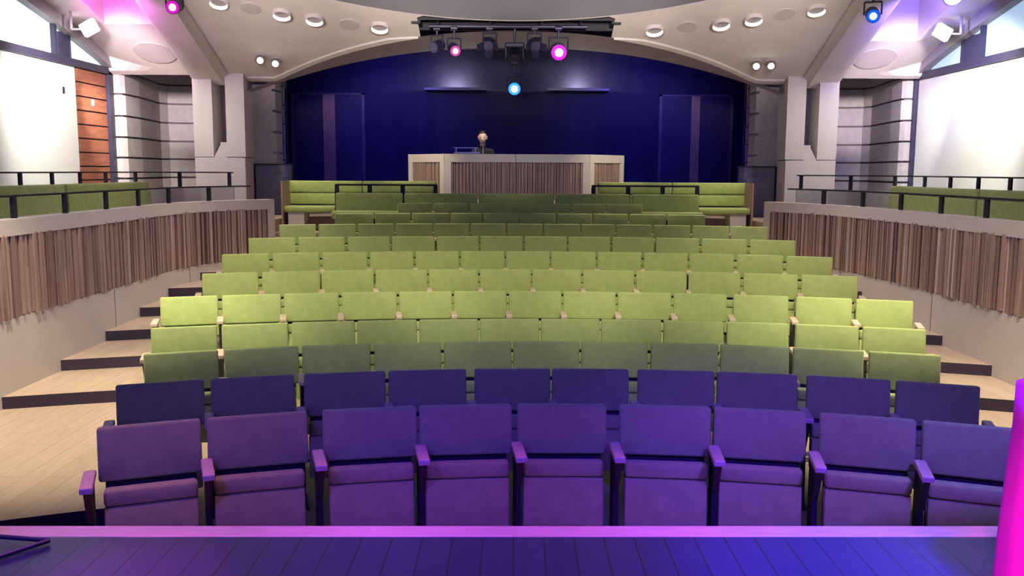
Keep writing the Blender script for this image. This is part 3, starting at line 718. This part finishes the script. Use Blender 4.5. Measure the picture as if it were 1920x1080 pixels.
# ------------------------------------------------------------------ auditorium seats
# row: distance, curve, centre offset, floor level, usual seat width, seat centres, seat widths (seat sizes vary in each row)
ROWS = [
    (4.72, 0.0926, 0.141, 0, 0.477, [-1.788, -1.304, -0.755, -0.258, 0.256, 0.804, 1.29, 1.809, 2.285], [0.475, 0.493, 0.488, 0.494, 0.477, 0.484, 0.472, 0.464, 0.48]),
    (5.6, 0.0736, 0.13, 0, 0.484, [-2.068, -1.574, -1.043, -0.542, -0.012, 0.48, 1.014, 1.505, 2.031, 2.511], [0.485, 0.486, 0.495, 0.486, 0.48, 0.484, 0.478, 0.485, 0.482, 0.457]),
    (6.53, 0.066, 0.118, 0, 0.482, [-2.276, -1.77, -1.271, -0.771, -0.268, 0.234, 0.732, 1.236, 1.728, 2.22, 2.703], [0.482, 0.504, 0.48, 0.481, 0.494, 0.487, 0.485, 0.484, 0.479, 0.477, 0.464]),
    (7.55, 0.0525, 0.106, 0, 0.497, [-2.617, -2.098, -1.571, -1.06, -0.552, -0.043, 0.471, 0.982, 1.498, 2.017, 2.555, 3.052], [0.496, 0.518, 0.51, 0.495, 0.495, 0.503, 0.498, 0.508, 0.496, 0.499, 0.495, 0.476]),
    (8.53, 0.049, 0.093, 0.105, 0.498, [-2.919, -2.4, -1.881, -1.361, -0.84, -0.326, 0.195, 0.709, 1.225, 1.738, 2.281, 2.824, 3.322], [0.491, 0.52, 0.498, 0.513, 0.499, 0.5, 0.501, 0.497, 0.505, 0.492, 0.498, 0.489, 0.481]),
    (9.47, 0.049, 0.082, 0.21, 0.536, [-2.847, -2.276, -1.723, -1.178, -0.64, -0.096, 0.441, 0.983, 1.527, 2.061, 2.609, 3.162], [0.541, 0.572, 0.533, 0.536, 0.517, 0.537, 0.514, 0.536, 0.52, 0.527, 0.537, 0.54]),
    (10.43, 0.049, 0.07, 0.315, 0.501, [-2.965, -2.443, -1.921, -1.405, -0.89, -0.371, 0.152, 0.676, 1.202, 1.722, 2.23, 2.745, 3.253], [0.504, 0.508, 0.501, 0.496, 0.498, 0.503, 0.504, 0.52, 0.507, 0.497, 0.495, 0.5, 0.485]),
    (11.38, 0.048, 0.058, 0.42, 0.529, [-2.932, -2.364, -1.805, -1.263, -0.715, -0.167, 0.388, 0.934, 1.477, 2.016, 2.571, 3.126], [0.545, 0.554, 0.513, 0.531, 0.525, 0.529, 0.528, 0.524, 0.522, 0.529, 0.544, 0.529]),
    (12.3, 0.046, 0.046, 0.525, 0.476, [-2.85, -2.355, -1.858, -1.356, -0.855, -0.358, 0.133, 0.634, 1.125, 1.603, 2.101, 2.601, 3.08], [0.468, 0.482, 0.472, 0.488, 0.473, 0.476, 0.477, 0.482, 0.457, 0.471, 0.482, 0.477, 0.469]),
    (13.1, 0.045, 0.036, 0.63, 0.513, [-2.272, -1.742, -1.205, -0.7, -0.194, 0.325, 0.857, 1.369, 1.896, 2.428], [0.531, 0.499, 0.53, 0.451, 0.515, 0.522, 0.496, 0.498, 0.512, 0.522]),
    (14.1, 0.042, 0.024, 0.735, 0.515, [-1.544, -0.987, -0.457, 0.063, 0.591, 1.125, 1.681], [0.526, 0.524, 0.487, 0.504, 0.503, 0.515, 0.548]),
]

ORD = ['first', 'second', 'third', 'fourth', 'fifth', 'sixth', 'seventh', 'eighth', 'ninth', 'tenth', 'eleventh', 'twelfth', 'thirteenth']
LOOK = ['violet-lit', 'dusky blue-grey', 'dim olive', 'lime green', 'bright lime', 'bright lime', 'lime green', 'shaded green', 'dark olive', 'dark olive', 'dark green']
def make_seat(w):
    r = empty('auditorium_seat')
    h = w / 2
    T = Matrix.Translation((0, -0.02, 0.50)) @ Matrix.Rotation(math.radians(-9), 4, 'X')
    bm = NB(); box(bm, -h + .001, h - .001, -0.035, 0.035, 0.0, 0.262, 0.014, 3, T); link('backrest', bm, M['green'], r, True)
    bm = NB(); box(bm, -h + .03, h - .03, 0.0, 0.02, -0.30, 0.05, 0.005, 1, T); link('back_shell', bm, M['dark_metal'], r)
    T2 = Matrix.Translation((0, -0.20, 0.17)) @ Matrix.Rotation(math.radians(-7), 4, 'X')
    bm = NB(); box(bm, -h + .028, h - .028, -0.02, 0.075, 0.255, 0.335, 0.018, 3, T2); box(bm, -h + .028, h - .028, 0.0, 0.075, 0.0, 0.255, 0.012, 2, T2); link('seat', bm, M['green'], r, True)
    bm = NB(); box(bm, -h + .032, h - .032, -0.017, 0.002, 0.0, 0.25, 0.006, 2, T2); link('seat_underside', bm, M['green'], r, True)
    arms = []
    for x in (w / 2 + .0,):
        arms = [arm_parts(x)]
    return r, arms[0]
def arm_parts(x):
    bm = NB(); box(bm, x - .028, x + .028, -0.36, -0.09, 0.555, 0.585, 0.006, 2); a = link('armrest', bm, M['arm_wood'])
    bm = NB(); prism(bm, [(x - .014, -0.34, 0.552), (x - .014, -0.06, 0.552), (x - .014, -0.06, 0.0), (x - .014, -0.24, 0.0), (x - .014, -0.20, 0.36)], (0.028, 0, 0))
    box(bm, x - .03, x + .03, -0.27, -0.03, 0.0, 0.015); b = link('arm_support', bm, M['dark_metal'])
    return a, b
seats = 0
for ri, (yc, s, xo, lev, w, cs, ws) in enumerate(ROWS):
    tilt = 0.03 if ri < 4 else 0.012
    proto, arm = make_seat(w)
    kids = list(proto.children)
    for a in arm: a.parent = proto
    for k, x in enumerate(cs):
        if k == 0: o = proto; ch = None
        else:
            o = proto.copy(); COL.objects.link(o)
            for c in kids:
                d = c.copy(); COL.objects.link(d); d.parent = o
        y = yc - s * (x - xo) ** 2 + tilt * x
        ang = math.atan(-2 * s * (x - xo) + tilt)
        o.location = (x, y, lev); o.rotation_euler = (0, 0, ang); sx = ws[k] / w; o.scale = (sx, 1, 1)
        # armrests sit midway to the next seat
        if k < len(cs) - 1: off = ((x + ws[k] / 2 + cs[k + 1] - ws[k + 1] / 2) / 2 - x) / math.cos(ang) / sx
        else: off = w / 2 + 0.03
        if k == 0:
            for a in arm: a.location.x = off - w / 2
            base = arm
            for a in arm:
                d = a.copy(); COL.objects.link(d); d.parent = o; d.location.x = -w - 0.03
        else:
            for a in base:
                d = a.copy(); COL.objects.link(d); d.parent = o; d.location.x = off - w / 2
        row = 'front row' if ri == 0 else ORD[ri] + ' row from the stage'
        pos = ORD[k] + ' from the left end'
        o['label'] = '%s folding seat, %s, %s' % (LOOK[ri], row, pos)
        o['category'] = 'seat'; o['group'] = 'folding auditorium seats in curved rows'
        seats += 1

# last row: wide upholstered bench backs
W12 = [(-2.86, -1.79), (-1.77, -0.60), (-0.58, 0.62), (0.64, 1.83), (1.86, 2.94)]
for k, (a, b) in enumerate(W12):
    x = (a + b) / 2; h = (b - a) / 2 - .005
    r = empty('wide_bench', (x, 14.55 + 0.01 * x, 1.0)); pos = ('leftmost of the five', 'second from the left', 'middle of the five', 'second from the right', 'rightmost of the five')[k]
    tag(r, 'wide dark green upholstered bench in the last row, ' + pos, 'bench', 'wide benches of the last row')
    bm = NB(); box(bm, -h, h, -0.05, 0.05, 0.08, 0.635, 0.02, 3); link('backrest', bm, M['green'], r, True)
    bm = NB(); box(bm, -h, h, -0.45 + .05, -0.052, 0.24, 0.36, 0.02, 2); link('seat', bm, M['green'], r, True)
    bm = NB(); box(bm, -h + .05, h - .05, -0.2, -0.06, 0, 0.24); link('base', bm, M['dark_metal'], r)
# rails and end benches
for s, xa, xb in ((-1, -3.80, -1.33), (1, 1.40, 3.87)):
    r = empty('rear_guard_rail', (s * 2.1, 14.78, 1.0)); tag(r, 'thin black guard rail in front of the %s end bench' % SIDE[s], 'railing', 'guard rails behind the last row')
    x0, x1 = (-2.92, -1.26) if s < 0 else (1.24, 2.98)
    bm = NB(); box(bm, x0 - s * 2.1, x1 - s * 2.1, -0.015, 0.015, 0.745, 0.775); link('top_rail', bm, M['dark_metal'], r)
    for i in range(4):
        x = x0 + .03 + (x1 - x0 - .06) * i / 3 - s * 2.1
        bm = NB(); box(bm, x - .035, x + .035, -0.012, 0.012, 0.0, 0.745); link('post', bm, M['dark_metal'], r)
    n = 2
    wd = (xb - xa) / n
    for k in range(n):
        xm = xa + wd * (k + .5); h = wd / 2 - .004
        outer = (k == 0) == (s < 0)
        r = empty('end_bench', (xm, 15.2, 1.0))
        tag(r, 'bright lime upholstered bench in the %s rear corner, %s' % (SIDE[s], 'outer one by the aisle' if outer else 'inner one by the control booth'), 'bench', 'lime benches in the rear corners')
        bm = NB(); box(bm, -h, h, 0.12, 0.22, 0.62, 0.815, 0.02, 3); box(bm, -h, h, 0.13, 0.22, 0.42, 0.615, 0.02, 3); link('backrest', bm, M['green'], r, True)
        bm = NB(); box(bm, -h, h, -0.30, 0.125, 0.30, 0.405, 0.03, 3); link('seat', bm, M['green'], r, True)
        bm = NB(); e0 = (-h if s < 0 else h) if outer else (h if s < 0 else -h)
        a_, b_ = sorted((e0 + (0.07 if e0 < 0 else -0.07), e0 + (0.33 if e0 < 0 else -0.33))); box(bm, a_, b_, -0.28, 0.1, 0, 0.30); link('base_block', bm, M['column'], r)
        if outer:
            bm = NB(); a_, b_ = sorted((e0, e0 + (-.03 if e0 < 0 else .03))); box(bm, a_, b_, -0.32, 0.24, 0, 0.815, 0.004, 1); link('end_panel', bm, M['slat'], r)

# control booth
r = empty('control_booth', (0, 15.7, 1.2)); tag(r, 'slatted timber control booth with pale frame in front of the navy backdrop', 'control booth')
pl = [(-1.92, 0.78), (-1.22, 0.0), (1.28, 0.0), (1.95, 0.78)]
def wallseg(bm, p, q, th, z0, z1, out=0.0, mi=0):
    p, q = Vector(p), Vector(q); t = (q - p).normalized(); nn = Vector((t.y, -t.x))
    a, b = p + nn * out, q + nn * out; c, d = b - nn * th, a - nn * th
    prism(bm, [(v.x, v.y, z0) for v in (a, b, c, d)], (0, 0, z1 - z0), mi)
def lerp2(p, q, f): return (p[0] + (q[0] - p[0]) * f, p[1] + (q[1] - p[1]) * f)
bm = NB()
for p, q in zip(pl, pl[1:]): wallseg(bm, p, q, 0.10, 0.0, 1.06, -0.02)
link('backing_board', bm, M['slat_back'], r)
bm = NB()
for p, q in zip(pl, pl[1:]):
    wallseg(bm, p, q, 0.16, 0.94, 1.08, 0.01); wallseg(bm, p, q, 0.12, 0.0, 0.30, 0.0)
    L_ = (Vector(q) - Vector(p)).length
    wallseg(bm, p, lerp2(p, q, 0.12 / L_), 0.13, 0.0, 1.08, 0.008); wallseg(bm, lerp2(p, q, 1 - 0.12 / L_), q, 0.13, 0.0, 1.08, 0.008)
link('frame', bm, M['column'], r)
bm = NB(); rnd = random.Random(3)
for p, q in zip(pl, pl[1:]):
    L_ = (Vector(q) - Vector(p)).length; d = 0.13
    while d < L_ - 0.15:
        wd = rnd.choice((0.02, 0.03, 0.045)); wallseg(bm, lerp2(p, q, d / L_), lerp2(p, q, (d + wd) / L_), 0.03, 0.30, 0.94, rnd.choice((-0.004, -0.012, 0.0))); d += wd + rnd.choice((0.008, 0.015))
link('slat_cladding', bm, M['slat'], r)
bm = NB(); prism(bm, [(-1.9, 0.8, 1.02), (-1.2, 0.06, 1.02), (1.26, 0.06, 1.02), (1.92, 0.8, 1.02)], (0, 0, 0.03)); link('desk_top', bm, M['plaster'], r)
bm = NB(); box(bm, 0.0, 0.012, -0.014, -0.009, 0.94, 1.08); link('panel_joint', bm, M['groove'], r)
# equipment on the booth
r = empty('laptop', (-0.86, 16.15, 2.25)); tag(r, 'dark flat mixing console with pale edges left of the operator', 'mixing console')
r.name = 'mixing_console'
bm = NB(); box(bm, -0.22, 0.26, -0.1, 0.14, 0.0, 0.07, 0.01, 2); link('body', bm, M['fixture'], r)
bm = NB(); box(bm, -0.24, 0.2, 0.10, 0.13, 0.14, 0.155); box(bm, -0.2, -0.18, 0.11, 0.12, 0.06, 0.15); box(bm, 0.14, 0.16, 0.11, 0.12, 0.06, 0.15); link('meter_bridge', bm, M['steel'], r)
bm = NB(); box(bm, -0.20, 0.24, -0.103, -0.10, 0.045, 0.068); link('front_strip', bm, M['steel'], r)
r = empty('desk_microphone', (-0.565, 15.95, 2.25)); tag(r, 'slim pale gooseneck microphone on the booth in front of the operator', 'microphone')
bm = NB(); cyl(bm, (0, 0, 0), (0, 0, 0.14), 0.011, 0.010, 10); link('gooseneck', bm, M['steel'], r)
bm = NB(); cyl(bm, (0, 0, 0), (0, 0, 0.012), 0.045, 0.04, 16); link('base', bm, M['fixture'], r)
bm = NB(); cyl(bm, (0, 0, 0.14), (0, -0.01, 0.18), 0.016, 0.014, 10); link('capsule', bm, M['steel'], r)

# ------------------------------------------------------------------ operator behind the booth
spot('operator_fill', (-0.5, 16.0, 3.7), (-0.6, 16.85, 2.55), 45, WARM, 30, 0.8, 0.04)  # small spot added to brighten the operator's face
def skin(name, verts, edges, radii, m, parent=None, sub=2):
    me = bpy.data.meshes.new(name); me.from_pydata(verts, edges, []); o = bpy.data.objects.new(name, me); COL.objects.link(o)
    md = o.modifiers.new('skin', 'SKIN'); md.use_smooth_shade = True
    for i, sv in enumerate(me.skin_vertices[0].data):
        rr = radii[i]; sv.radius = rr if isinstance(rr, tuple) else (rr, rr)
    me.skin_vertices[0].data[0].use_root = True
    md2 = o.modifiers.new('sub', 'SUBSURF'); md2.levels = sub; md2.render_levels = sub
    me.materials.append(m)
    if parent: o.parent = parent
    return o
pr_ = empty('person', (-0.60, 16.85, 1.2))
tag(pr_, 'person with short dark hair and dark clothes looking out over the booth', 'person')
V_ = [(0, 0.05, 0.72), (0, 0.03, 0.92), (0, 0.0, 1.10), (0, -0.03, 1.20), (0, -0.06, 1.27),
      (-0.17, -0.01, 1.14), (-0.24, -0.10, 0.93), (-0.14, -0.32, 0.99), (0.17, -0.01, 1.14), (0.24, -0.10, 0.93), (0.14, -0.32, 0.99),
      (-0.10, 0.03, 0.68), (-0.13, -0.12, 0.38), (-0.13, 0.06, 0.05), (-0.13, -0.10, 0.03), (0.10, 0.03, 0.68), (0.13, -0.12, 0.38), (0.13, 0.06, 0.05), (0.13, -0.10, 0.03)]
E_ = [(0, 1), (1, 2), (2, 3), (3, 4), (2, 5), (5, 6), (6, 7), (2, 8), (8, 9), (9, 10), (0, 11), (11, 12), (12, 13), (13, 14), (0, 15), (15, 16), (16, 17), (17, 18)]
R_ = [(0.15, 0.11), (0.14, 0.10), (0.15, 0.10), (0.06, 0.06), (0.05, 0.05), 0.06, 0.045, 0.035, 0.06, 0.045, 0.035, 0.085, 0.06, 0.045, 0.04, 0.085, 0.06, 0.045, 0.04]
skin('body', V_, E_, R_, M['black_cloth'], pr_)
bm = NB(); bmesh.ops.create_uvsphere(bm, u_segments=24, v_segments=18, radius=1.0)
for v in bm.verts:
    x, y, z = v.co
    fx = 0.076 * (1 - 0.22 * max(0, -z)); fy = 0.095; fz = 0.122
    nx, ny, nz = x * fx, y * fy, z * fz
    if y < -0.5:
        if abs(x) < 0.18 and -0.35 < z < 0.1: ny -= 0.018 * (1 - abs(x) / 0.18)       # nose
        if 0.0 < z < 0.25 and 0.18 < abs(x) < 0.6: ny += 0.008                        # eye sockets
        if -0.62 < z < -0.45 and abs(x) < 0.35: ny -= 0.005                            # lips
    v.co = (nx, ny, nz)
cyl(bm, (0, 0.02, -0.16), (0, 0.01, -0.06), 0.05, 0.048, 16)
for sg in (-1, 1):
    for v in box(bm, sg * 0.078 - .008, sg * 0.078 + .008, 0.0, 0.035, -0.03, 0.035, 0.006, 2): pass
hd = link('head', bm, M['skin'], pr_, True); hd.location = (0, -0.07, 1.39); hd.rotation_euler = (0.12, 0, 0)
bm = NB()
for sg in (-1, 1): bmesh.ops.create_uvsphere(bm, u_segments=10, v_segments=8, radius=0.011, matrix=Matrix.Translation((sg * 0.03, -0.078, 0.012)))
o = link('eyes', bm, M['hair'], hd, True)
bm = NB(); bmesh.ops.create_uvsphere(bm, u_segments=24, v_segments=18, radius=1.0)
for v in list(bm.verts):
    if v.co.z < 0.62 and v.co.y < 0.1 + max(0, 0.0): bm.verts.remove(v)
for v in bm.verts: v.co = (v.co.x * 0.083, v.co.y * 0.102 + .006, v.co.z * 0.125 + 0.012)
link('hair', bm, M['hair'], hd, True)
def hand(root_, s):
    # palm, four unequal bent fingers and a thumb from the side of the palm
    bm = NB(); box(bm, -0.038, 0.038, -0.085, 0.0, -0.012, 0.012, 0.009, 3); o = link('hand', bm, M['skin'], root_, True)
    for i, (x, l) in enumerate(((-0.030, 0.070), (-0.010, 0.080), (0.010, 0.076), (0.030, 0.060))):
        skin('finger', [(x, -0.07, 0), (x * 1.08, -0.085 - l * .35, 0.004), (x * 1.1, -0.085 - l * .7, -0.008), (x * 1.1, -0.085 - l * .9, -0.022)], [(0, 1), (1, 2), (2, 3)], [0.009, 0.0085, 0.008, 0.007], M['skin'], o, 1)
    skin('thumb', [(-s * 0.025, -0.02, 0), (-s * 0.055, -0.045, -0.002), (-s * 0.068, -0.075, -0.008)], [(0, 1), (1, 2)], [0.012, 0.010, 0.009], M['skin'], o, 1)
    return o
for s in (-1, 1):
    h_ = hand(pr_, -s); h_.location = (s * 0.135, -0.33, 0.99); h_.rotation_euler = (0.1, 0, -s * 0.3)

# ------------------------------------------------------------------ foreground: pink cloth and stand
bm = NB()
n = 70; rows_ = []
cx_, cy_ = 2.20, 2.90
for j, (z, k) in enumerate(((1.30, 0.0), (1.285, 0.55), (1.15, 0.62), (0.95, 0.78), (0.75, 0.92), (0.556, 1.0))):
    ring = []
    for i in range(n):
        t = 2 * PI * i / n
        ct, st2 = math.cos(t), math.sin(t)
        sq = (abs(ct) ** 4 + abs(st2) ** 4) ** -0.25
        fold = 1 + (0.022 * k * math.sin(9 * t + 1) + 0.012 * k * math.sin(17 * t)) * (j > 1)
        hx, hy = 0.46 + 0.05 * k, 0.22 + 0.08 * k
        if j == 0: hx, hy = 0.46, 0.22
        ring.append(bm.verts.new((ct * sq * hx * fold, st2 * sq * hy * fold, z - 0.55)))
    rows_.append(ring)
bm.faces.new(rows_[0])
for a, b in zip(rows_, rows_[1:]):
    for i in range(n): bm.faces.new((a[i], a[(i + 1) % n], b[(i + 1) % n], b[i]))
o = link('draped_table', bm, M['pink_cloth'], None, True); o.location = (cx_, cy_, 0.55)
tag(o, 'hot pink cloth draped to the stage floor at the right edge', 'draped cloth')
r = empty('floor_stand', (-2.03, 3.27, 0.55)); tag(r, 'dark folding floor stand at the left edge of the stage', 'stand')
bm = NB(); cyl(bm, (0, 0.06, 0.0), (0.0, 0.07, 0.32), 0.014, 0.014, 12); link('upright', bm, M['fixture'], r)
for a, b in (((0.0, 0.06, 0.05), (0.225, 0.10, 0.014)), ((0.03, -0.17, 0.014), (0.225, 0.10, 0.014)), ((0.0, 0.06, 0.05), (-0.15, 0.1, 0.014))):
    bm = NB(); cyl(bm, a, b, 0.009, 0.009, 10); link('leg', bm, M['fixture'], r)
print('seats', seats, 'objects', len(bpy.data.objects))
